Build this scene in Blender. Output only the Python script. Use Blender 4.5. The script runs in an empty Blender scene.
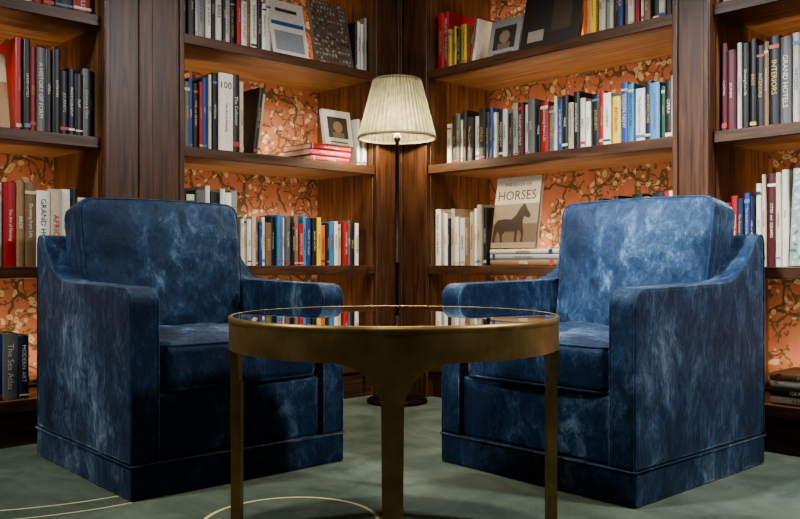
import bpy, bmesh, math, random
from mathutils import Vector, Matrix, noise
random.seed(7)
D2R = math.radians
scene = bpy.context.scene
scene.view_settings.view_transform = 'AgX'
scene.view_settings.look = 'AgX - Medium High Contrast'
col = scene.collection

# ------------------------------------------------------------------ materials
def newmat(name):
    m = bpy.data.materials.new(name); m.use_nodes = True
    nt = m.node_tree
    return m, nt, nt.nodes['Principled BSDF']
def N(nt, t, **kw):
    n = nt.nodes.new(t)
    for k, v in kw.items():
        setattr(n, k, v)
    return n
def ramp(nt, pts, interp='LINEAR'):
    r = N(nt, 'ShaderNodeValToRGB'); cr = r.color_ramp; cr.interpolation = interp
    while len(cr.elements) < len(pts): cr.elements.new(0.5)
    for e, (p, c) in zip(cr.elements, pts):
        e.position = p; e.color = (c[0], c[1], c[2], 1)
    return r
def mixc(nt, fac, a, b, mode='MIX'):
    m = N(nt, 'ShaderNodeMix', data_type='RGBA', blend_type=mode)
    for sock, val in ((m.inputs[0], fac), (m.inputs[6], a), (m.inputs[7], b)):
        if isinstance(val, (int, float)): sock.default_value = val
        elif isinstance(val, tuple): sock.default_value = (*val, 1)
        else: nt.links.new(val, sock)
    return m.outputs[2]
def mth(nt, op, a, b=None):
    m = N(nt, 'ShaderNodeMath', operation=op)
    for i, val in enumerate((a, b)):
        if val is None: continue
        if isinstance(val, (int, float)): m.inputs[i].default_value = val
        else: nt.links.new(val, m.inputs[i])
    return m.outputs[0]
def mapping(nt, scale=(1, 1, 1), rot=(0, 0, 0)):
    tc = N(nt, 'ShaderNodeTexCoord'); mp = N(nt, 'ShaderNodeMapping')
    mp.inputs['Scale'].default_value = scale; mp.inputs['Rotation'].default_value = rot
    nt.links.new(tc.outputs['Object'], mp.inputs['Vector'])
    return mp.outputs[0]
def bump(nt, bsdf, h, strength=0.3, dist=0.01):
    b = N(nt, 'ShaderNodeBump'); b.inputs['Strength'].default_value = strength
    b.inputs['Distance'].default_value = dist
    nt.links.new(h, b.inputs['Height']); nt.links.new(b.outputs[0], bsdf.inputs['Normal'])

def wood(name, scale, c1, c2, rough=0.38):
    m, nt, b = newmat(name)
    v = mapping(nt, scale)
    n = N(nt, 'ShaderNodeTexNoise'); n.inputs['Scale'].default_value = 4; n.inputs['Detail'].default_value = 8
    n.inputs['Distortion'].default_value = 0.6
    nt.links.new(v, n.inputs['Vector'])
    r = ramp(nt, [(0.32, c1), (0.68, c2)])
    nt.links.new(n.outputs[0], r.inputs[0]); nt.links.new(r.outputs[0], b.inputs['Base Color'])
    b.inputs['Roughness'].default_value = rough
    b.inputs['Specular IOR Level'].default_value = 0.4
    bump(nt, b, n.outputs[0], 0.12, 0.003)
    return m
wood_v = wood('walnut_vertical_shaded', (14, 14, 0.9), (0.022, 0.0085, 0.004), (0.088, 0.037, 0.016), .38)  # pilaster walnut, with the shade on the fronts painted into a darker tone
wood_h = wood('walnut_horizontal_lit', (0.9, 14, 14), (0.055, 0.024, 0.0095), (0.20, 0.098, 0.041), .42)  # shelf walnut, lightened so the LED glow is part of the colour

def velvet():
    m, nt, b = newmat('blue_crushed_velvet')
    v = mapping(nt, (1, 1, 0.6))
    # large soft nap patches x fine crush marks
    big = N(nt, 'ShaderNodeTexNoise'); big.inputs['Scale'].default_value = 3.0; big.inputs['Detail'].default_value = 3
    nt.links.new(v, big.inputs['Vector'])
    n = N(nt, 'ShaderNodeTexNoise'); n.inputs['Scale'].default_value = 15; n.inputs['Detail'].default_value = 13
    n.inputs['Roughness'].default_value = 0.76; n.inputs['Distortion'].default_value = 0.7
    nt.links.new(v, n.inputs['Vector'])
    n2 = N(nt, 'ShaderNodeTexNoise'); n2.inputs['Scale'].default_value = 75; n2.inputs['Detail'].default_value = 6
    n2.inputs['Roughness'].default_value = 0.7
    nt.links.new(v, n2.inputs['Vector'])
    f = mth(nt, 'ADD', mth(nt, 'ADD', mth(nt, 'MULTIPLY', n.outputs[0], 0.48), mth(nt, 'MULTIPLY', n2.outputs[0], 0.20)), mth(nt, 'MULTIPLY', big.outputs[0], 0.32))
    r = ramp(nt, [(0.42, (0.0035, 0.009, 0.023)), (0.50, (0.006, 0.017, 0.040)), (0.56, (0.018, 0.040, 0.078)), (0.64, (0.11, 0.155, 0.215))])  # pale end paints silvery sheen highlights into the crushed pile colour
    nt.links.new(f, r.inputs[0]); nt.links.new(r.outputs[0], b.inputs['Base Color'])
    b.inputs['Roughness'].default_value = 0.5
    b.inputs['Specular IOR Level'].default_value = 0.28
    b.inputs['Specular Tint'].default_value = (0.6, 0.78, 1, 1)
    r2 = ramp(nt, [(0.42, (0.10,) * 3), (0.50, (0.28,) * 3), (0.60, (1.0,) * 3)])
    nt.links.new(f, r2.inputs[0]); nt.links.new(r2.outputs[0], b.inputs['Sheen Weight'])
    b.inputs['Sheen Roughness'].default_value = 0.25
    b.inputs['Sheen Tint'].default_value = (0.74, 0.87, 1, 1)
    bump(nt, b, f, 0.7, 0.02)
    return m
velvet_m = velvet()

def brass(name, c1, c2, rough):
    m, nt, b = newmat(name)
    v = mapping(nt, (1, 1, 1))
    n = N(nt, 'ShaderNodeTexNoise'); n.inputs['Scale'].default_value = 14; n.inputs['Detail'].default_value = 8
    nt.links.new(v, n.inputs['Vector'])
    r = ramp(nt, [(0.3, c1), (0.7, c2)])
    nt.links.new(n.outputs[0], r.inputs[0]); nt.links.new(r.outputs[0], b.inputs['Base Color'])
    b.inputs['Metallic'].default_value = 0.85; b.inputs['Roughness'].default_value = rough
    return m
brass_m = brass('antique_brass', (0.20, 0.13, 0.045), (0.36, 0.25, 0.098), 0.42)
bronze_m = brass('dark_bronze', (0.02, 0.014, 0.010), (0.04, 0.028, 0.016), 0.4)

def plain(name, c, rough=0.6, **kw):
    m, nt, b = newmat(name)
    v = mapping(nt, (1, 1, 1))
    n = N(nt, 'ShaderNodeTexNoise'); n.inputs['Scale'].default_value = 6
    nt.links.new(v, n.inputs['Vector'])
    r = ramp(nt, [(0.3, tuple(x * 0.9 for x in c)), (0.7, c)])
    nt.links.new(n.outputs[0], r.inputs[0]); nt.links.new(r.outputs[0], b.inputs['Base Color'])
    b.inputs['Roughness'].default_value = rough
    for k, x in kw.items(): b.inputs[k].default_value = x
    return m
glass_m = plain('smoked_mirror_glass', (0.66, 0.64, 0.60), 0.015, Metallic=1.0)

def wallpaper():
    m, nt, b = newmat('almond_blossom_wallpaper')
    v = mapping(nt, (1, 0, 1))
    nz = N(nt, 'ShaderNodeTexNoise'); nz.inputs['Scale'].default_value = 8; nz.inputs['Detail'].default_value = 3
    nt.links.new(v, nz.inputs['Vector'])
    sub = N(nt, 'ShaderNodeVectorMath', operation='SUBTRACT'); nt.links.new(nz.outputs['Color'], sub.inputs[0]); sub.inputs[1].default_value = (.5, .5, .5)
    sc = N(nt, 'ShaderNodeVectorMath', operation='SCALE'); nt.links.new(sub.outputs[0], sc.inputs[0]); sc.inputs['Scale'].default_value = 0.12
    ad = N(nt, 'ShaderNodeVectorMath', operation='ADD'); nt.links.new(v, ad.inputs[0]); nt.links.new(sc.outputs[0], ad.inputs[1])
    big = N(nt, 'ShaderNodeTexNoise'); big.inputs['Scale'].default_value = 6
    nt.links.new(v, big.inputs['Vector'])
    def edges(scale, w, thr):
        vo = N(nt, 'ShaderNodeTexVoronoi', feature='DISTANCE_TO_EDGE'); vo.inputs['Scale'].default_value = scale
        nt.links.new(ad.outputs[0], vo.inputs['Vector'])
        return mth(nt, 'MULTIPLY', mth(nt, 'LESS_THAN', vo.outputs['Distance'], w), mth(nt, 'GREATER_THAN', big.outputs[0], thr))
    br = mth(nt, 'MAXIMUM', edges(4.6, 0.024, .36), edges(11, 0.034, .46))
    tone = N(nt, 'ShaderNodeTexNoise'); tone.inputs['Scale'].default_value = 10; tone.inputs['Detail'].default_value = 5
    nt.links.new(v, tone.inputs['Vector'])
    base = ramp(nt, [(0.3, (0.34, 0.125, 0.075)), (0.7, (0.45, 0.185, 0.118))]); nt.links.new(tone.outputs[0], base.inputs[0])
    c = mixc(nt, br, base.outputs[0], (0.10, 0.072, 0.035))
    def flowers(scale, rad, cut):
        vo = N(nt, 'ShaderNodeTexVoronoi', feature='F1'); vo.inputs['Scale'].default_value = scale
        nt.links.new(ad.outputs[0], vo.inputs['Vector'])
        sep = N(nt, 'ShaderNodeSeparateColor'); nt.links.new(vo.outputs['Color'], sep.inputs[0])
        thr = mth(nt, 'MULTIPLY', mth(nt, 'MULTIPLY', mth(nt, 'GREATER_THAN', sep.outputs[0], cut), mth(nt, 'GREATER_THAN', big.outputs[0], .42)), rad)
        return mth(nt, 'LESS_THAN', vo.outputs['Distance'], thr), mth(nt, 'LESS_THAN', vo.outputs['Distance'], mth(nt, 'MULTIPLY', thr, 0.3))
    f1, k1 = flowers(28, 0.40, .50)
    f2, k2 = flowers(46, 0.36, .50)
    c = mixc(nt, f2, c, (0.14, 0.10, 0.045))
    c = mixc(nt, f1, c, (0.52, 0.42, 0.27))
    c = mixc(nt, k1, c, (0.30, 0.12, 0.06))
    nt.links.new(c, b.inputs['Base Color']); b.inputs['Roughness'].default_value = 0.7
    return m
wallpaper_m = wallpaper()

def carpet():
    m, nt, b = newmat('grey_green_carpet')
    tc = N(nt, 'ShaderNodeTexCoord')
    P = tc.outputs['Object']
    n = N(nt, 'ShaderNodeTexNoise'); n.inputs['Scale'].default_value = 3.0; n.inputs['Detail'].default_value = 10
    n.inputs['Distortion'].default_value = 1.2; n.inputs['Roughness'].default_value = .66
    nt.links.new(P, n.inputs['Vector'])
    r = ramp(nt, [(0.32, (0.046, 0.063, 0.047)), (0.68, (0.112, 0.136, 0.102))]); nt.links.new(n.outputs[0], r.inputs[0])
    f = N(nt, 'ShaderNodeTexNoise'); f.inputs['Scale'].default_value = 260; nt.links.new(P, f.inputs['Vector'])
    c = mixc(nt, 0.5, r.outputs[0], f.outputs[0], 'OVERLAY')
    tot = None
    for (cx, cy, rad, w) in [(-0.304, 2.317, 0.243, 0.0055), (-1.371, 3.194, 0.80, 0.005), (-1.371, 3.16, 0.87, 0.005),
                             (0.9, 1.2, 0.75, 0.005)]:
        s = N(nt, 'ShaderNodeVectorMath', operation='DISTANCE'); nt.links.new(P, s.inputs[0]); s.inputs[1].default_value = (cx, cy, 0)
        d = mth(nt, 'LESS_THAN', mth(nt, 'ABSOLUTE', mth(nt, 'SUBTRACT', s.outputs['Value'], rad)), w)
        tot = d if tot is None else mth(nt, 'MAXIMUM', tot, d)
    c = mixc(nt, tot, c, (0.50, 0.43, 0.21))
    nt.links.new(c, b.inputs['Base Color']); b.inputs['Roughness'].default_value = 0.9
    b.inputs['Specular IOR Level'].default_value = 0.2
    bump(nt, b, f.outputs[0], 0.5, 0.004)
    return m
carpet_m = carpet()
ceil_m = plain('ceiling_paint', (0.08, 0.055, 0.04))
rear_m = plain('rear_wall_paint', (0.05, 0.034, 0.024))

def bookmat():
    m, nt, b = newmat('book_cloth_and_paper')
    a = N(nt, 'ShaderNodeVertexColor', layer_name='Col')
    v = mapping(nt, (1, 1, 1))
    n = N(nt, 'ShaderNodeTexNoise'); n.inputs['Scale'].default_value = 90
    nt.links.new(v, n.inputs['Vector'])
    r = ramp(nt, [(0.2, (0.8, 0.8, 0.8)), (0.8, (1, 1, 1))]); nt.links.new(n.outputs[0], r.inputs[0])
    c = mixc(nt, 1.0, a.outputs['Color'], r.outputs[0], 'MULTIPLY')
    nt.links.new(c, b.inputs['Base Color']); b.inputs['Roughness'].default_value = 0.42
    return m
book_m = bookmat()

# ------------------------------------------------------------------ mesh builder
class MB:
    def __init__(s): s.v = []; s.f = []; s.c = []; s.mi = []
    def face(s, idx, c=None, mi=0): s.f.append(idx); s.c.append(c or (1, 1, 1)); s.mi.append(mi)
    def box(s, a, b, c=None, mi=0, X=None, skip=()):
        o = len(s.v)
        for z in (a[2], b[2]):
            for y in (a[1], b[1]):
                for x in (a[0], b[0]):
                    p = Vector((x, y, z)); s.v.append(X @ p if X else p)
        for k, q in enumerate([(0, 2, 3, 1), (4, 5, 7, 6), (0, 1, 5, 4), (2, 6, 7, 3), (0, 4, 6, 2), (1, 3, 7, 5)]):
            s.face([o + i for i in q], c, mi)
    def poly(s, pts, c=None, X=None, mi=0):
        o = len(s.v)
        for p in pts:
            p = Vector(p); s.v.append(X @ p if X else p)
        s.face(list(range(o, o + len(pts))), c, mi)
    def obj(s, name, mats, M=None, parent=None, smooth=False):
        me = bpy.data.meshes.new(name); me.from_pydata([tuple(p) for p in s.v], [], s.f)
        if not isinstance(mats, (list, tuple)): mats = [mats]
        for m in mats: me.materials.append(m)
        ca = me.color_attributes.new('Col', 'FLOAT_COLOR', 'CORNER')
        i = 0
        for p, c, mi in zip(me.polygons, s.c, s.mi):
            p.material_index = mi; p.use_smooth = smooth
            for _ in range(len(p.vertices)):
                ca.data[i].color = (*c, 1); i += 1
        me.update()
        ob = bpy.data.objects.new(name, me); col.objects.link(ob)
        if parent: ob.parent = parent
        if M is not None: ob.matrix_world = M
        return ob
def bev(ob, w, seg=2, harden=True):
    m = ob.modifiers.new('bevel', 'BEVEL'); m.width = w; m.segments = seg; m.limit_method = 'ANGLE'; m.angle_limit = D2R(35)
    m.harden_normals = harden
    for p in ob.data.polygons: p.use_smooth = harden
def empty(name, M):
    e = bpy.data.objects.new(name, None); e.empty_display_size = 0.2; col.objects.link(e); e.matrix_world = M
    return e
def tube(name, pts, rad, mat, parent=None, cyclic=False, M=None):
    cu = bpy.data.curves.new(name, 'CURVE'); cu.dimensions = '3D'; cu.bevel_depth = rad; cu.bevel_resolution = 2
    sp = cu.splines.new('POLY'); sp.points.add(len(pts) - 1)
    for q, p in zip(sp.points, pts): q.co = (*p, 1)
    sp.use_cyclic_u = cyclic; cu.materials.append(mat)
    ob = bpy.data.objects.new(name, cu); col.objects.link(ob)
    if parent: ob.parent = parent
    if M is not None: ob.matrix_local = M
    return ob
def lathe(name, prof, mat, seg=64, parent=None, M=None, ripple=None):
    v = []; f = []
    for (r, z) in prof:
        for i in range(seg):
            a = 2 * math.pi * i / seg
            rr = r + (ripple * (0.0, .8, 1.0, 0.75, .1, -.3)[i % 6] if ripple else 0)
            v.append((rr * math.cos(a), rr * math.sin(a), z))
    for j in range(len(prof) - 1):
        for i in range(seg):
            k = (i + 1) % seg
            f.append((j * seg + i, j * seg + k, (j + 1) * seg + k, (j + 1) * seg + i))
    me = bpy.data.meshes.new(name); me.from_pydata(v, [], f); me.materials.append(mat)
    bm = bmesh.new(); bm.from_mesh(me)
    bmesh.ops.remove_doubles(bm, verts=bm.verts, dist=.0004) if prof[0][0] < .001 or prof[-1][0] < .001 else None
    bmesh.ops.recalc_face_normals(bm, faces=bm.faces); bm.to_mesh(me); bm.free()
    for p in me.polygons: p.use_smooth = not ripple
    ob = bpy.data.objects.new(name, me); col.objects.link(ob)
    if parent: ob.parent = parent
    if M is not None: ob.matrix_local = M
    return ob

# ------------------------------------------------------------------ room
CY = 4.63
ML = Matrix.Translation((0, CY, 0)) @ Matrix.Rotation(D2R(43.2), 4, 'Z')
MR = Matrix.Translation((0, CY, 0)) @ Matrix.Rotation(D2R(-46.8), 4, 'Z')
DEP = 0.5
CEIL = 2.7
def slab(name, a, b, mat, M):
    m = MB(); m.box(a, b); return m.obj(name, mat, M)
slab('wall_left', (-6.0, DEP, 0), (DEP + .1, DEP + .1, CEIL), wallpaper_m, ML)
slab('wall_right', (-DEP, DEP, 0), (6.0, DEP + .1, CEIL), wallpaper_m, MR)
slab('wall_rear_left', (-6.1, -6.0, 0), (-6.0, DEP, CEIL), rear_m, ML)
slab('wall_rear_right', (-6.0, -6.1, 0), (DEP, -6.0, CEIL), rear_m, ML)
slab('ceiling', (-6.0, -6.0, CEIL), (DEP, DEP, CEIL + .1), ceil_m, ML)
fl = MB()
pts = [(-6, -6), (DEP, -6), (DEP, DEP), (-6, DEP)]
w = [ML @ Vector((x, y, 0)) for x, y in pts]
fl.v = [Vector((p.x, p.y, 0)) for p in w] + [Vector((p.x, p.y, -.1)) for p in w]
for q in [(0, 1, 2, 3), (7, 6, 5, 4), (0, 4, 5, 1), (1, 5, 6, 2), (2, 6, 7, 3), (3, 7, 4, 0)]: fl.face(list(q))
fl.obj('floor', carpet_m)

# ------------------------------------------------------------------ bookcases
SH = [0.18, 0.70, 1.235, 1.74, 2.26]     # shelf top surfaces
TH = 0.038
def bookcase(name, M, bays, posts, sgn):
    m = MB()
    root = empty(name, M)
    for (a, b, out) in posts:
        m.box((a, -out, 0.0), (b, DEP, CEIL), mi=0)
        wd = b - a
        for (p, q) in ((a, a + .022), (b - .022, b)):
            m.box((p, -out - .012, 0.16), (q, -out, CEIL - .12), mi=0)
        if wd > .3:
            c = (a + b) / 2
            m.box((c - .03, -out - .012, 0.16), (c + .03, -out, CEIL - .12), mi=0)
        m.box((a - .006, -out - .018, 0), (b + .006, -out, 0.16), mi=0)
    post = m.obj('pilasters', wood_v, None, root); bev(post, .004, 2)
    m = MB()
    # inner cheek panels that line each bay
    for (a, b) in bays:
        m.box((a, .016, 0), (a + .006, DEP - .002, CEIL)); m.box((b - .006, .016, 0), (b, DEP - .002, CEIL))
    m.obj('cheeks', wood_c, None, root)
    m = MB()
    for (a, b) in bays:
        for z in SH:
            m.box((a, 0.012, z - TH), (b, DEP, z))
            m.box((a, 0.0, z - TH - .006), (b, 0.012, z + .002), mi=1)
        m.box((a, 0.03, 0), (b, 0.05, SH[0] - TH), mi=1)         # plinth board
        m.box((a, 0.0, SH[-1]), (b, 0.02, CEIL), mi=1)           # fascia
    sh = m.obj('shelves', [wood_h, wood_edge], None, root); bev(sh, .003, 1)
    for bi, (a, b) in enumerate(bays):
        for zi, z in enumerate(SH[:-1]):
            L = bpy.data.lights.new('led_strip', 'AREA'); L.shape = 'RECTANGLE'
            L.size = (b - a) * .94; L.size_y = 0.015
            L.energy = 4.9 * (b - a); L.color = (1, 0.80, 0.56)
            o = bpy.data.objects.new('led_strip', L); col.objects.link(o); o.parent = root
            o.location = ((a + b) / 2, 0.36, z + .014); o.rotation_euler = (math.pi - .05, 0, 0)
    m = MB()
    for (a, b) in bays:
        for z in SH[:-1]:
            m.box((a + .02, .345, z), (b - .02, .375, z + .010))
    m.obj('led_channels', bronze_m, None, root)
    return root
wood_c = wood('walnut_cheek_lit', (14, 14, 0.9), (0.050, 0.022, 0.009), (0.17, 0.080, 0.034), .42)  # pilaster walnut again, with the strip glow inside the bays painted in
wood_edge = wood('walnut_edge_shaded', (0.9, 14, 14), (0.026, 0.0105, 0.0045), (0.085, 0.037, 0.016), .40)  # shelf walnut again, darkened to paint in the shade on its fronts
bookcase('bookcase', ML, [(-1.34, -.185), (-2.86, -1.70)],
         [(-.185, 0.0, 0.0), (-1.70, -1.34, 0.03), (-3.2, -2.86, .03)], -1)
bookcase('bookcase', MR, [(.219, 1.657), (1.811, 3.25)],
         [(0.0, .219, 0.0), (1.657, 1.811, 0.03), (3.25, 3.41, .03)], 1)

# ------------------------------------------------------------------ books
PAL = dict(W=(.66, .63, .56), C=(.50, .42, .29), K=(.010, .010, .011), G=(.11, .11, .108), R=(.33, .014, .016), B=(.02, .05, .19),
           L=(.05, .21, .38), Y=(.62, .42, .05), T=(.22, .13, .065), N=(.010, .017, .045), E=(.04, .10, .05), O=(.50, .14, .03),
           P=(.46, .05, .11), M=(.08, .010, .015), S=(.30, .32, .30))
TITLES = ["THE FASHION BOOK", "ARCHITECTURE", "MODERN ART", "The Gardens of the South", "HORSES", "PHOTOGRAPHY", "The Art of Painting", "INTERIORS",
          "JOURNEYS", "PALACES  OF THE EAST", "DESIGN NOW", "The Sea Atlas", "A HISTORY OF FORM", "WATCHES", "SCULPTURE   1900", "Jewels", "COCKTAILS", "FILM",
          "Ceramics & Glass", "CITIES  and  SQUARES", "The Collector", "AFRICA", "FURNITURE", "Drawing from Life", "OPERA", "WINE", "GRAND HOTELS", "BIRDS"]
def text_geo(body):
    cu = bpy.data.curves.new('t', 'FONT'); cu.body = body; cu.resolution_u = 2
    ob = bpy.data.objects.new('t', cu); col.objects.link(ob)
    bpy.context.view_layer.update()
    dg = bpy.context.evaluated_depsgraph_get()
    me = bpy.data.meshes.new_from_object(ob.evaluated_get(dg))
    vs = [v.co.copy() for v in me.vertices]; fs = [tuple(p.vertices) for p in me.polygons]
    x0 = min(v.x for v in vs); x1 = max(v.x for v in vs); y0 = min(v.y for v in vs); y1 = max(v.y for v in vs)
    vs = [((v.x - (x0 + x1) / 2), (v.y - (y0 + y1) / 2)) for v in vs]
    bpy.data.objects.remove(ob); bpy.data.meshes.remove(me)
    return vs, fs, x1 - x0, y1 - y0
TM = [text_geo(t) for t in TITLES]
def put_text(m, geo, origin, xd, yd, length, height, c, X=None):
    vs, fs, w, h = geo
    s = min(length / w, height / h)
    o = len(m.v); xd = Vector(xd); yd = Vector(yd); origin = Vector(origin)
    for (x, y) in vs:
        p = origin + xd * (x * s) + yd * (y * s); m.v.append(X @ p if X else p)
    for f in fs: m.face([o + i for i in f], c)
PAGE = (.50, .44, .33)
def vary(c, k=.25):
    f = 1 + random.uniform(-k, k * .6)
    return tuple(min(.9, x * f) for x in c)
def book(m, t, h, d, c, X, title=True, deco=True):
    """local: x thickness 0..t (spine facing -y at y=0), y depth, z height. X places it."""
    cv = .003
    m.box((0, .004, 0), (cv, d, h), c, X=X)
    m.box((t - cv, .004, 0), (t, d, h), c, X=X)
    m.box((cv, .005, .003), (t - cv, d - .005, h - .004), PAGE, X=X)
    prof = [(0, .004), (t * .12, .001), (t * .35, -.001), (t * .65, -.001), (t * .88, .001), (t, .004)]
    for (a, b) in zip(prof[:-1], prof[1:]):
        m.poly([(a[0], a[1], 0), (b[0], b[1], 0), (b[0], b[1], h), (a[0], a[1], h)], c, X)
    m.poly([(x, y, h) for x, y in prof] + [(t, .006, h), (0, .006, h)], c, X)
    lum = sum(c) / 3
    ink = random.choice([(.02, .02, .02), (.02, .02, .02), (.3, .02, .02), (.02, .04, .15)]) if lum > .16 else \
        random.choice([(.6, .57, .5), (.6, .57, .5), (.5, .34, .1)])
    y = -.0022
    if deco and random.random() < .5:
        z0 = random.choice([.04, .08, .86]) * h; hh = random.uniform(.02, .06) * h
        cc = random.choice([ink, (.4, .04, .03), (.45, .38, .22), (.08, .15, .28)])
        m.poly([(.001, y + .0008, z0), (t - .001, y + .0008, z0), (t - .001, y + .0008, z0 + hh), (.001, y + .0008, z0 + hh)], cc, X)
    if title and t > .010:
        g = random.choice(TM)
        L = random.uniform(.5, .75) * h
        put_text(m, g, (t / 2, y, h * random.uniform(.48, .56)), (0, 0, -1), (1, 0, 0), L, t * random.uniform(.3, .5), ink, X)
def row(name, M, z, s0, s1, seq, h0, h1, v0=.035, hs=None):
    m = MB(); n = len(seq)
    ws = [random.uniform(.55, 1.45) for _ in range(n)]; k = (s1 - s0) / sum(ws); x = s0
    for i, ch in enumerate(seq):
        t = ws[i] * k
        if ch != ' ':
            h = hs[i] if hs else random.uniform(h0, h1)
            book(m, t - .0012, h, random.uniform(.7, .8) * h0 if h0 < .3 else .25, vary(PAL[ch]),
                 Matrix.Translation((x, v0 + random.uniform(0, .022), z + .0025)))
        x += t
    return m.obj(name, book_m, M)
def lean(name, M, z, s, items, ang):
    m = MB(); x = s
    for (ch, t, h) in items:
        X = Matrix.Translation((x, .04, z + .0025)) @ Matrix.Rotation(-D2R(ang), 4, 'Y')
        zz = min((X @ Vector((cx, 0, 0))).z for cx in (0, t))
        X = Matrix.Translation((0, 0, z + .0025 - zz)) @ X
        book(m, t, h, .2, vary(PAL[ch]), X)
        x += (t + .001) / math.cos(D2R(ang))
    return m.obj(name, book_m, M)
def stack(name, M, z, s0, s1, items, v0=.04, d=.24):
    m = MB(); zz = z + .0025
    for (ch, t) in items:
        a = s0 + random.uniform(0, .02); L = (s1 - a) - random.uniform(0, .02)
        X = Matrix.Translation((a, v0 + random.uniform(0, .01), zz)) @ Matrix(((0, 0, 1, 0), (0, 1, 0, 0), (-1, 0, 0, t), (0, 0, 0, 1)))
        book(m, t - .001, L, d, vary(PAL[ch], .15), X, title=False)
        ink = (.6, .55, .45) if sum(PAL[ch]) < .9 else (.03, .03, .03)
        put_text(m, random.choice(TM), (a + L / 2, v0 - .004, zz + t / 2), (1, 0, 0), (0, 0, 1), L * .6, t * .5, ink)
        zz += t
    return m.obj(name, book_m, M), zz
def faceout(name, M, z, s0, w, h, c, art, v0=.06, tilt=12, t=.022, yaw=0):
    m = MB()
    X = Matrix.Translation((s0, v0, z + .003 + t * math.sin(D2R(tilt)))) @ Matrix.Rotation(D2R(yaw), 4, 'Z') @ Matrix.Rotation(-D2R(tilt), 4, 'X')
    m.box((0, 0, 0), (w, .003, h), c, X=X); m.box((0, t - .003, 0), (w, t, h), c, X=X)
    m.box((0, .003, 0), (.003, t - .003, h), c, X=X); m.box((.003, .003, .004), (w - .004, t - .003, h - .004), PAGE, X=X)
    art(m, w, h, X)
    return m.obj(name, book_m, M)
E_ = -.0008
def rect(m, x0, z0, x1, z1, c, X, k=1):
    m.poly([(x0, E_ * k, z0), (x1, E_ * k, z0), (x1, E_ * k, z1), (x0, E_ * k, z1)], c, X)
T_H, T_B, T_100 = text_geo("HORSES"), text_geo("THE BOOK OF"), text_geo("100")
def art_horses(m, w, h, X):
    ink = (.10, .035, .02)
    rect(m, .0, 0, w, h * .62, (.26, .19, .12), X)
    rect(m, .0, h * .08, w, h * .34, (.14, .09, .05), X, 1.5)
    body = [(.02, .10), (.05, .34), (.12, .40), (.30, .41), (.42, .40), (.52, .46), (.60, .56), (.66, .60), (.68, .63), (.71, .60), (.78, .52),
            (.84, .46), (.83, .42), (.78, .42), (.70, .44), (.68, .38), (.69, .30), (.72, .20), (.71, .08), (.67, .08), (.67, .19), (.62, .25),
            (.58, .24), (.57, .08), (.53, .08), (.52, .23), (.30, .23), (.24, .18), (.25, .08), (.21, .08), (.18, .19), (.13, .24), (.09, .18), (.08, .08), (.04, .08)]
    m.poly([(x * w, E_ * 2.2, zz * h) for x, zz in body], (.04, .018, .010), X)
    put_text(m, T_H, (w / 2, E_ * 2, h * .74), (1, 0, 0), (0, 0, 1), w * .84, h * .14, ink, X)
    put_text(m, T_B, (w / 2, E_ * 2, h * .89), (1, 0, 0), (0, 0, 1), w * .6, h * .05, ink, X)
def art_photo(m, w, h, X):
    rect(m, w * .15, h * .2, w * .85, h * .8, (.05, .04, .035), X)
    m.poly([(w * (.5 + .17 * math.cos(a * .524)), E_ * 2, h * (.52 + .17 * math.sin(a * .524))) for a in range(12)], (.30, .2, .14), X)
    rect(m, w * .3, h * .2, w * .7, h * .36, (.22, .14, .1), X, 1.6)
    rect(m, w * .2, h * .06, w * .8, h * .1, (.1, .1, .1), X, 2)
def pattern(cols, nx=11, nz=15):
    def art(m, w, h, X):
        for i in range(nx):
            for j in range(nz):
                x = w * (i + .5 + .3 * (j % 2)) / (nx + 1); z = h * (j + .5) / nz; r = w / nx * .29 * random.uniform(.6, 1.3)
                c = random.choice(cols); ph = random.uniform(0, 6)
                m.poly([(x + r * 1.6 * math.cos(a * 1.0472) * math.cos(ph) - r * .8 * math.sin(a * 1.0472) * math.sin(ph), E_,
                         z + r * 1.6 * math.cos(a * 1.0472) * math.sin(ph) + r * .8 * math.sin(a * 1.0472) * math.cos(ph)) for a in range(6)], c, X)
    return art
art_pattern = pattern([(.34, .30, .24), (.06, .045, .035), (.22, .09, .04), (.4, .36, .3)])
art_leafy = pattern([(.42, .46, .40), (.04, .10, .09), (.10, .22, .2), (.5, .5, .44)], 8, 16)
def art_blue(m, w, h, X):
    rect(m, w * .05, h * .55, w * .95, h * .62, (.03, .10, .3), X); rect(m, w * .1, h * .1, w * .9, h * .45, (.25, .27, .3), X)
    rect(m, w * .2, h * .8, w * .8, h * .86, (.05, .05, .05), X)
def art_dark(m, w, h, X):
    rect(m, w * .08, h * .62, w * .5, h * .9, (.035, .03, .027), X); rect(m, w * .12, h * .1, w * .4, h * .26, (.3, .27, .22), X); rect(m, w * .52, h * .2, w * .85, h * .75, (.07, .05, .035), X)
    put_text(m, TM[2], (w * .3, E_ * 2, h * .82), (1, 0, 0), (0, 0, 1), w * .4, h * .05, (.5, .45, .38), X)
def art_tan(m, w, h, X):
    rect(m, 0, 0, w, h * .62, (.30, .17, .08), X); rect(m, w * .2, h * .7, w * .9, h * .74, (.1, .1, .1), X)

z0, z1, z2, z3, z4 = SH
BR = 'book_row'
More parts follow.
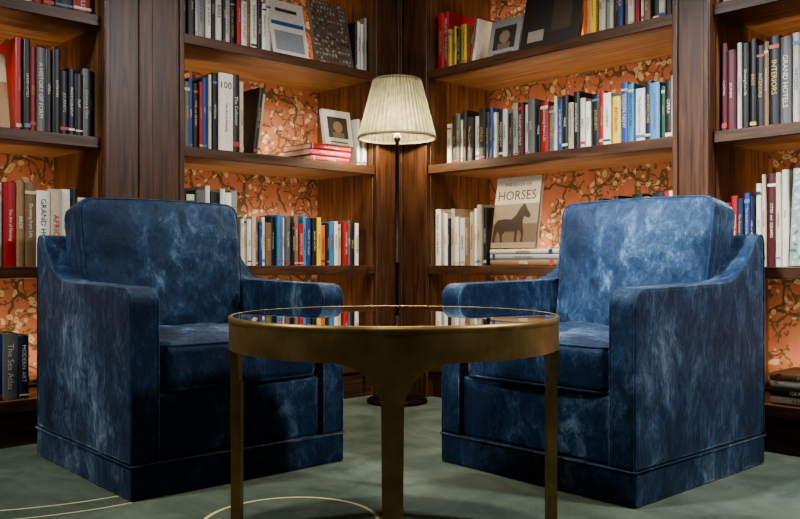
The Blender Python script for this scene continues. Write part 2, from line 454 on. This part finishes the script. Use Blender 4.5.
# left wall, bay nearest the corner
row(BR, ML, z3, -1.330, -1.05, "WGKWSWKWKW", .24, .30)
row(BR, ML, z3, -1.05, -.82, "KRWTWKWW", .22, .27)
faceout('displayed_book', ML, z3, -.80, .22, .30, PAL['W'], art_blue)
faceout('displayed_book', ML, z3, -.53, .25, .36, (.13, .10, .075), art_pattern)
row(BR, ML, z3, -.275, -.195, "KWWS", .26, .30)
row(BR, ML, z2, -1.330, -1.125, "WEGBKRBWK", .30, .34, hs=[.34, .35, .30, .32, .30, .31, .33, .35, .36])
m = MB()
X = Matrix.Translation((-1.122, .035, z2 + .0025)); book(m, .078, .365, .25, PAL['W'], X, title=False, deco=False)
put_text(m, T_100, (.039, -.0022, .31), (1, 0, 0), (0, 0, 1), .056, .04, (.02, .02, .02), X)
put_text(m, TM[6], (.039, -.0022, .16), (0, 0, -1), (1, 0, 0), .2, .016, (.25, .02, .02), X)
book(m, .034, .37, .25, PAL['K'], Matrix.Translation((-1.042, .04, z2 + .0025)))
book(m, .022, .34, .25, PAL['C'], Matrix.Translation((-1.006, .04, z2 + .0025)))
m.obj(BR, book_m, ML)
lean(BR, ML, z2, -.93, [('K', .02, .33), ('C', .014, .3)], -7)
_, zt = stack('book_stack', ML, z2, -.60, -.31, [('R', .032), ('P', .03), ('R', .03)])
faceout('displayed_book', ML, zt, -.475, .19, .19, PAL['W'], art_photo, tilt=10)
row(BR, ML, z2, -.275, -.195, "WSW", .24, .26)
row(BR, ML, z1, -1.330, -1.085, "KWGWKW", .32, .37)
row(BR, ML, z1, -1.08, -1.01, "WS", .34, .36)
row(BR, ML, z1, -1.0, -.25, "WCWCTBWTKLWGKTRLBKYOKLWCRGKW", .205, .255)
row(BR, ML, z0, -1.3, -.3, "BWKRTGWCEKWBNRWTKWGSWCK", .22, .28)
row(BR, ML, z4, -1.3, -.3, "BWKRTGWCEKWBNRWTKWGSWCK", .22, .28)
# left wall, far bay
row(BR, ML, z3, -2.8, -1.72, "WBKGTWCEKWBRRWRRKR", .22, .28)
row(BR, ML, z2, -2.85, -2.3, "WBKGTWCEKWB", .26, .33)
faceout('displayed_book', ML, z2, -2.28, .24, .31, PAL['C'], art_tan)
row(BR, ML, z2, -2.02, -1.85, "RKRGKK", .33, .37)
row(BR, ML, z2, -1.85, -1.71, "KNKGK", .25, .29)
row(BR, ML, z1, -2.85, -1.72, "BWKWRTGCWTSWGWWKSWRTTWCWKW", .28, .345)
row(BR, ML, z0, -2.85, -1.97, "WKRTGWCEKWBNWBGN", .22, .27)
# right wall, bay nearest the corner
row(BR, MR, z3, .25, .33, "RR", .30, .31)
row(BR, MR, z3, .33, .46, "YYKYY", .20, .22)
lean(BR, MR, z3, .47, [('R', .02, .24), ('W', .02, .22)], -10)
faceout('displayed_book', MR, z3, .58, .20, .20, PAL['S'], art_photo)
faceout('displayed_book', MR, z3, .79, .34, .36, (.03, .025, .022), art_dark)
row(BR, MR, z3, 1.17, 1.645, "OYCWSWKBGWRWTKWKW", .24, .29)
row(BR, MR, z2, .31, 1.645, "WKGWKKWKKBWKWKSMWGKRGWBKCKWWKRWYBLWNLEKW", .21, .27)
row(BR, MR, z1, .235, .585, "WCWKCWWTCWCK", .24, .31)
_, zt = stack('book_stack', MR, z1, .60, 1.05, [('T', .03), ('S', .026), ('C', .024)], d=.27)
faceout('displayed_book', MR, zt, .605, .28, .36, PAL['C'], art_horses, tilt=9)
row(BR, MR, z1, 1.09, 1.20, "KTGK", .2, .24)
row(BR, MR, z1, 1.22, 1.645, "GKWKNKTKRW", .28, .32)
row(BR, MR, z0, .3, 1.6, "WCWKCWWTCWCGKWKNKTKRWBWKRTG", .22, .3)
row(BR, MR, z4, .3, 1.6, "WCWKCWWTCWCGKWKNKTKRWBWKRTG", .22, .3)
# right wall, far bay
row(BR, MR, z2, 1.825, 2.25, "MMWKKKTKGWRKMK", .31, .365)
row(BR, MR, z2, 2.27, 3.2, "WCWKCWWTCWCGKWKNKTKR", .24, .33)
row(BR, MR, z1, 1.825, 1.96, "RRNBN", .25, .30)
row(BR, MR, z1, 1.965, 2.085, "WCMCW", .31, .37)
faceout('displayed_book', MR, z1, 2.09, .22, .37, (.2, .26, .23), art_leafy, v0=.04, tilt=6)
row(BR, MR, z1, 2.34, 3.2, "WCWKCWWTCWCGKWKNKTKR", .24, .33)
row(BR, MR, z3, 1.83, 3.2, "WCWKCWWTCWCGKWKNKTKRBWKRTG", .24, .33)
stack('book_stack', MR, z0, 2.0, 2.34, [('W', .03), ('K', .03), ('W', .028), ('T', .028)])
row(BR, MR, z0, 2.4, 3.2, "WCWKCWWTCWCGKWK", .22, .3)

# ------------------------------------------------------------------ armchairs
def pillow(name, half, r, bulge, axis, mat, parent, M, pipe=True, seed=0, flare=0.0, creases=True):
    bm = bmesh.new(); bmesh.ops.create_cube(bm, size=2)
    bmesh.ops.subdivide_edges(bm, edges=bm.edges, cuts=34, use_grid_fill=True)
    half = Vector(half)
    o = [i for i in range(3) if i != axis]
    CR = r * 1.7      # plan-corner rounding
    def corner(q):
        a = abs(q[o[0]]) - (half[o[0]] - CR); b = abs(q[o[1]]) - (half[o[1]] - CR)
        if a > 0 and b > 0:
            m_ = max(a, b); l = math.hypot(a, b); s = m_ / l
            q[o[0]] = math.copysign(half[o[0]] - CR + a * s, q[o[0]]); q[o[1]] = math.copysign(half[o[1]] - CR + b * s, q[o[1]])
        return q
    def warp(p):
        q = Vector((p.x * half.x, p.y * half.y, p.z * half.z))
        inn = Vector([max(-(half[i] - r), min(half[i] - r, q[i])) for i in range(3)])
        d = q - inn
        if d.length > 1e-6: q = inn + d.normalized() * min(r, d.length if (abs(d.x) > 1e-6) + (abs(d.y) > 1e-6) + (abs(d.z) > 1e-6) == 1 else r)
        q = corner(q)
        k = (1 - p[o[0]] ** 2) ** .6 * (1 - p[o[1]] ** 2) ** .6 if abs(p[o[0]]) < 1 and abs(p[o[1]]) < 1 else 0
        q[axis] += p[axis] * bulge * k
        for i in o:
            j = o[1] if i == o[0] else o[0]
            if abs(p[i]) > .5: q[i] += (1 if p[i] > 0 else -1) * .007 * (1 - p[j] ** 2)
        n = noise.noise(q * 6 + Vector((seed, 0, 0))) * .014 + noise.noise(q * 17 + Vector((0, seed, 0))) * .006
        q[axis] += n * (1 if abs(p[axis]) > .99 else 0) * min(1, 4 * k)
        q.x *= 1 + flare * (q.z / half.z + 1) / 2
        return q
    for v in bm.verts: v.co = warp(v.co.copy())
    for f in bm.faces: f.smooth = True
    me = bpy.data.meshes.new(name); bm.to_mesh(me); bm.free(); me.materials.append(mat)
    ob = bpy.data.objects.new(name, me); col.objects.link(ob); ob.parent = parent; ob.matrix_local = M
    if pipe:
        for sg in (-1, 1):
            pts = []; R = CR
            hx, hy = half[o[0]] - r * .28, half[o[1]] - r * .28
            for (cx, cy, a0) in ((1, 1, 0), (-1, 1, 90), (-1, -1, 180), (1, -1, 270)):
                for k in range(7):
                    a = D2R(a0 + 15 * k)
                    p = Vector((0, 0, 0)); p[o[0]] = cx * (hx - R) + R * math.cos(a); p[o[1]] = cy * (hy - R) + R * math.sin(a)
                    p[axis] = sg * (half[axis] - r * .28)
                    p.x *= 1 + flare * (p.z / half.z + 1) / 2
                    pts.append(p)
            dens = []
            for a_, b_ in zip(pts, pts[1:] + pts[:1]):
                st = max(1, int((b_ - a_).length / .05))
                for k in range(st): dens.append(a_.lerp(b_, k / st))
            for p in dens:
                u = p[o[0]] / half[o[0]]; w_ = p[o[1]] / half[o[1]]
                du = (1 if u > 0 else -1) * .007 * (1 - min(1, w_ * w_)) if abs(u) > .5 else 0
                dw = (1 if w_ > 0 else -1) * .007 * (1 - min(1, u * u)) if abs(w_) > .5 else 0
                p[o[0]] += du; p[o[1]] += dw
            tube(name + '_piping', dens, .005, mat, parent, True, M)
    return ob

def armchair(M, W=.80, D=.83):
    root = empty('armchair', M)       # local: x across, y=0 front, y=D back, z up
    AT = .092
    def prof(off=0):
        p = [(0, .105), (0, .585)]
        for k in range(8):
            a = D2R(180 - 90 * k / 7); p.append((.05 + .05 * math.cos(a), .592 + .05 * math.sin(a)))
        p += [(.30, .646), (.50, .650)]
        for k in range(1, 13):
            t = k / 12; p.append((.50 + .265 * t, .650 + .15 * (t ** 2.3)))
        p += [(.785, .815), (.805, .82), (D - .012, .815), (D, .79), (D, .105)]
        return p
    P = prof()
    for nm, x0, x1 in (('arm_left', 0, AT), ('arm_right', W - AT, W)):
        bm = bmesh.new()
        a = [bm.verts.new((x0, y, z)) for y, z in P]; b = [bm.verts.new((x1, y, z)) for y, z in P]
        bm.faces.new(a); bm.faces.new(list(reversed(b)))
        n = len(P)
        for i in range(n):
            j = (i + 1) % n; bm.faces.new((a[j], a[i], b[i], b[j]))
        bmesh.ops.recalc_face_normals(bm, faces=bm.faces)
        me = bpy.data.meshes.new(nm); bm.to_mesh(me); bm.free(); me.materials.append(velvet_m)
        ob = bpy.data.objects.new(nm, me); col.objects.link(ob); ob.parent = root
        m_ = ob.modifiers.new('b', 'BEVEL'); m_.width = .014; m_.segments = 4; m_.limit_method = 'ANGLE'; m_.angle_limit = D2R(50); m_.harden_normals = True
        for p in me.polygons: p.use_smooth = True
        for x in (x0 + .004, x1 - .004):
            tube(nm + '_piping', [(x, y + (.004 if y < .1 else 0), z - .004) for y, z in P], .0048, velvet_m, root)
    m = MB(); m.box((AT - .01, D - .11, .105), (W - AT + .01, D, .815))
    ob = m.obj('back_frame', velvet_m, None, root); bev(ob, .02, 3)
    tube('back_piping', [(AT, D - .004, .812), (W - AT, D - .004, .812)], .005, velvet_m, root)
    m = MB(); m.box((AT - .01, .02, .105), (W - AT + .01, D - .1, .315))
    ob = m.obj('front_rail', velvet_m, None, root); bev(ob, .012, 3)
    m = MB(); m.box((-.001, -.001, 0.002), (W + .001, D + .001, .105))
    ob = m.obj('plinth', velvet_m, None, root); bev(ob, .006, 2)
    tube('plinth_piping', [(-.002, -.002, .104), (W + .002, -.002, .104), (W + .002, D + .002, .104), (-.002, D + .002, .104)], .0045, velvet_m, root, True)
    iw = W - 2 * AT
    pillow('seat_cushion', (iw / 2 - .004, .315, .076), .028, .024, 2, velvet_m, root, Matrix.Translation((W / 2, .323, .391)), seed=3)
    Mb = Matrix.Translation((W / 2, .655, .692)) @ Matrix.Rotation(D2R(-9), 4, 'X')
    pillow('back_cushion', (iw / 2 - .002, .080, .256), .026, .038, 1, velvet_m, root, Mb, seed=11, flare=.07)
    return root
armchair(Matrix.Translation((-.804, 2.498, 0)) @ Matrix.Rotation(D2R(41.5), 4, 'Z'))
ang = D2R(132 - 180)
A = Vector((.685, 2.43, 0)) + .80 * Vector((math.cos(D2R(132)), math.sin(D2R(132)), 0))
armchair(Matrix.Translation(A) @ Matrix.Rotation(ang, 4, 'Z'))

# ------------------------------------------------------------------ round table
def table(M, R=.436, H=.579):
    root = empty('round_coffee_table', M)
    v = []; f = []
    thick = .022; ap = .082; lw = .025; fl = .11
    angs = []
    for q in range(4):
        base = -math.pi / 2 + q * math.pi / 2
        loc = [-lw, -lw * .6, 0, lw * .6, lw]
        loc += [lw + fl * (k / 16) ** 1.6 for k in range(1, 17)]
        far = math.pi / 2 * R - lw
        n = 18; s = lw + fl
        loc += [s + (far - fl - s) * k / n for k in range(1, n + 1)]
        loc += [far - fl * (k / 16) ** 1.6 for k in range(15, 0, -1)]
        angs += [(base + l / R, l) for l in loc]
    def bottom(l):
        d = min(abs(l), abs(math.pi / 2 * R - l))
        if d <= lw + 1e-6: return ap + .10
        s = (d - lw) / fl
        if s >= 1: return ap
        return ap + .10 * (1 - math.sqrt(max(0, 1 - (1 - s) ** 2.0)))
    n = len(angs)
    zleg = H - ap - .10
    for rad in (R, R - thick):
        for (a, l) in angs:
            for z in (H, H - bottom(l)): v.append((rad * math.cos(a), rad * math.sin(a), z))
    def id_(k, i, j): return k * n * 2 + (i % n) * 2 + j
    for i in range(n):
        f.append((id_(0, i, 0), id_(0, i, 1), id_(0, i + 1, 1), id_(0, i + 1, 0)))
        f.append((id_(1, i, 0), id_(1, i + 1, 0), id_(1, i + 1, 1), id_(1, i, 1)))
        f.append((id_(0, i, 1), id_(1, i, 1), id_(1, i + 1, 1), id_(0, i + 1, 1)))
        f.append((id_(0, i, 0), id_(0, i + 1, 0), id_(1, i + 1, 0), id_(1, i, 0)))
    me = bpy.data.meshes.new('apron'); me.from_pydata(v, [], f); me.materials.append(brass_m)
    bm = bmesh.new(); bm.from_mesh(me); bmesh.ops.recalc_face_normals(bm, faces=bm.faces); bm.to_mesh(me); bm.free()
    ob = bpy.data.objects.new('apron', me); col.objects.link(ob); ob.parent = root
    for q in range(4):
        base = -math.pi / 2 + q * math.pi / 2
        vv = []; ff = []
        K = 6; Z = 5
        for jz in range(Z + 1):
            t = jz / Z; z = zleg + .002 - (zleg + .001) * t; hw = lw * (1 - .14 * t)
            for rad in (R, R - thick - .004):
                for k in range(K + 1):
                    a = base + (-hw + 2 * hw * k / K) / R
                    vv.append((rad * math.cos(a), rad * math.sin(a), z))
        S = 2 * (K + 1)
        for jz in range(Z):
            ring = list(range(K + 1)) + [K + 1 + k for k in range(K, -1, -1)]
            for i in range(len(ring)):
                a_, b_ = ring[i], ring[(i + 1) % len(ring)]
                ff.append((jz * S + a_, (jz + 1) * S + a_, (jz + 1) * S + b_, jz * S + b_))
        for jz in (0, Z): ff.append([jz * S + r_ for r_ in (list(range(K + 1)) + [K + 1 + k for k in range(K, -1, -1)])])
        me = bpy.data.meshes.new('leg'); me.from_pydata(vv, [], ff); me.materials.append(brass_m)
        bm = bmesh.new(); bm.from_mesh(me); bmesh.ops.recalc_face_normals(bm, faces=bm.faces); bm.to_mesh(me); bm.free()
        o = bpy.data.objects.new('leg_%d' % (q + 1), me); col.objects.link(o); o.parent = root
    lathe('rim', [(R - .009, H - .004), (R - .008, H + .001), (R - .003, H + .0015), (R + .002, H), (R + .002, H - .012), (R, H - .016)], brass_m, 128, root)
    g = lathe('glass_top', [(0.0001, H - .012), (R - .007, H - .012), (R - .007, H + .0008), (0.0001, H + .0008)], glass_m, 128, root)
    for p in g.data.polygons: p.use_smooth = False
table(Matrix.Translation((-.016, 2.25, 0)))

# ------------------------------------------------------------------ floor lamp
def shade_mat(name, c1, c2, tr):
    m, nt, b = newmat(name)
    nt.nodes.remove(b)
    out = nt.nodes['Material Output']
    v = mapping(nt, (1, 1, 1))
    n = N(nt, 'ShaderNodeTexNoise'); n.inputs['Scale'].default_value = 30; nt.links.new(v, n.inputs['Vector'])
    r = ramp(nt, [(0.3, c1), (0.7, c2)]); nt.links.new(n.outputs[0], r.inputs[0])
    d = N(nt, 'ShaderNodeBsdfDiffuse'); t = N(nt, 'ShaderNodeBsdfTranslucent'); mx = N(nt, 'ShaderNodeMixShader')
    nt.links.new(r.outputs[0], d.inputs[0]); nt.links.new(r.outputs[0], t.inputs[0]); mx.inputs[0].default_value = tr
    nt.links.new(d.outputs[0], mx.inputs[1]); nt.links.new(t.outputs[0], mx.inputs[2]); nt.links.new(mx.outputs[0], out.inputs[0])
    return m
shade_m = shade_mat('pleated_silk_shade', (0.15, 0.145, 0.095), (0.23, 0.22, 0.155), .55)
trim_m = shade_mat('shade_trim_silk', (0.25, 0.235, 0.17), (0.36, 0.33, 0.24), .6)
def glow(name, c, s):
    m, nt, b = newmat(name); b.inputs['Emission Color'].default_value = (*c, 1); b.inputs['Emission Strength'].default_value = s
    b.inputs['Base Color'].default_value = (*c, 1); return m
def lamp(M):
    root = empty('floor_lamp', M)
    lathe('base', [(0.0001, 0.001), (.155, .001), (.155, .014), (.148, .02), (.07, .024), (.04, .034), (.022, .06), (.012, .075)], bronze_m, 64, root)
    lathe('pole', [(.010, .06), (.010, .70), (.014, .705), (.014, .725), (.010, .73), (.0095, 1.34), (.016, 1.345), (.018, 1.36), (.014, 1.37), (.0001, 1.375)], bronze_m, 24, root)
    lathe('shade', [(.193, 1.358), (.156, 1.50), (.117, 1.651)], shade_m, 288, root, ripple=.010)
    lathe('shade_trim_bottom', [(.192, 1.352), (.204, 1.352), (.202, 1.365), (.192, 1.365), (.192, 1.352)], trim_m, 64, root)
    lathe('shade_trim_top', [(.116, 1.645), (.126, 1.645), (.124, 1.657), (.116, 1.657), (.116, 1.645)], trim_m, 64, root)
    lathe('bulb', [(.0001, 1.375), (.014, 1.38), (.018, 1.395), (.030, 1.43), (.030, 1.455), (.018, 1.477), (.0001, 1.485)], glow('bulb_glass', (1, .78, .5), 14), 24, root)
    for k in range(3):
        a = k * 2.094
        tube('spider_%d' % k, [(0, 0, 1.64), (.118 * math.cos(a), .118 * math.sin(a), 1.648)], .002, bronze_m, root)
    tube('harp', [(0.02 * 1, 0, 1.37), (.055, 0, 1.46), (.05, 0, 1.56), (0, 0, 1.64), (-.05, 0, 1.56), (-.055, 0, 1.46), (-.02, 0, 1.37)], .002, bronze_m, root)
    lathe('finial', [(.0001, 1.69), (.008, 1.68), (.006, 1.665), (.009, 1.655), (.004, 1.64)], bronze_m, 16, root)
    for k, (dx, dy) in enumerate(((0, -.06), (.055, .04), (-.055, .04))):
        L = bpy.data.lights.new('lamp_light', 'POINT'); L.energy = 7.5; L.color = (1, .84, .60); L.shadow_soft_size = .025
        o = bpy.data.objects.new('lamp_light', L); col.objects.link(o); o.parent = root; o.location = (dx, dy, 1.405)
lamp(Matrix.Translation((-.015, 4.30, 0)))

# ------------------------------------------------------------------ room lights
def area(name, loc, target, size, e, c, spread=180):
    L = bpy.data.lights.new(name, 'AREA'); L.shape = 'DISK'; L.size = size; L.energy = e; L.color = c; L.spread = D2R(spread)
    o = bpy.data.objects.new(name, L); col.objects.link(o); o.location = loc
    o.rotation_euler = (Vector(target) - Vector(loc)).to_track_quat('-Z', 'Y').to_euler()
area('ceiling_light', (-2.5, 1.5, 2.6), (-1.1, 3.0, .4), .3, 30, (.97, .98, 1), 100)
area('ceiling_light', (2.5, 1.6, 2.6), (1.1, 2.9, .4), .3, 44, (.97, .98, 1), 100)
area('ceiling_light', (-.5, 2.1, 2.6), (.95, 3.2, .75), .2, 20, (.93, .96, 1), 50)
area('ceiling_light', (0, 3.2, 2.62), (0, 3.2, 0), .2, 24, (1, .95, .84), 120)
area('ceiling_light', (0, .2, 2.6), (0, 4.5, 1.3), .5, 26, (1, .92, .80))
wd = bpy.data.worlds.new('world'); scene.world = wd; wd.use_nodes = True
wd.node_tree.nodes['Background'].inputs[0].default_value = (.3, .35, .4, 1); wd.node_tree.nodes['Background'].inputs[1].default_value = .03

# ------------------------------------------------------------------ camera
cam = bpy.data.cameras.new('camera'); co = bpy.data.objects.new('camera', cam); col.objects.link(co)
co.location = (0, 0, .72); co.rotation_euler = (math.pi / 2, 0, 0)
cam.sensor_width = 36; cam.lens = 836 / 800 * 36; cam.shift_y = 2.5 / 800; cam.clip_start = .05
scene.camera = co
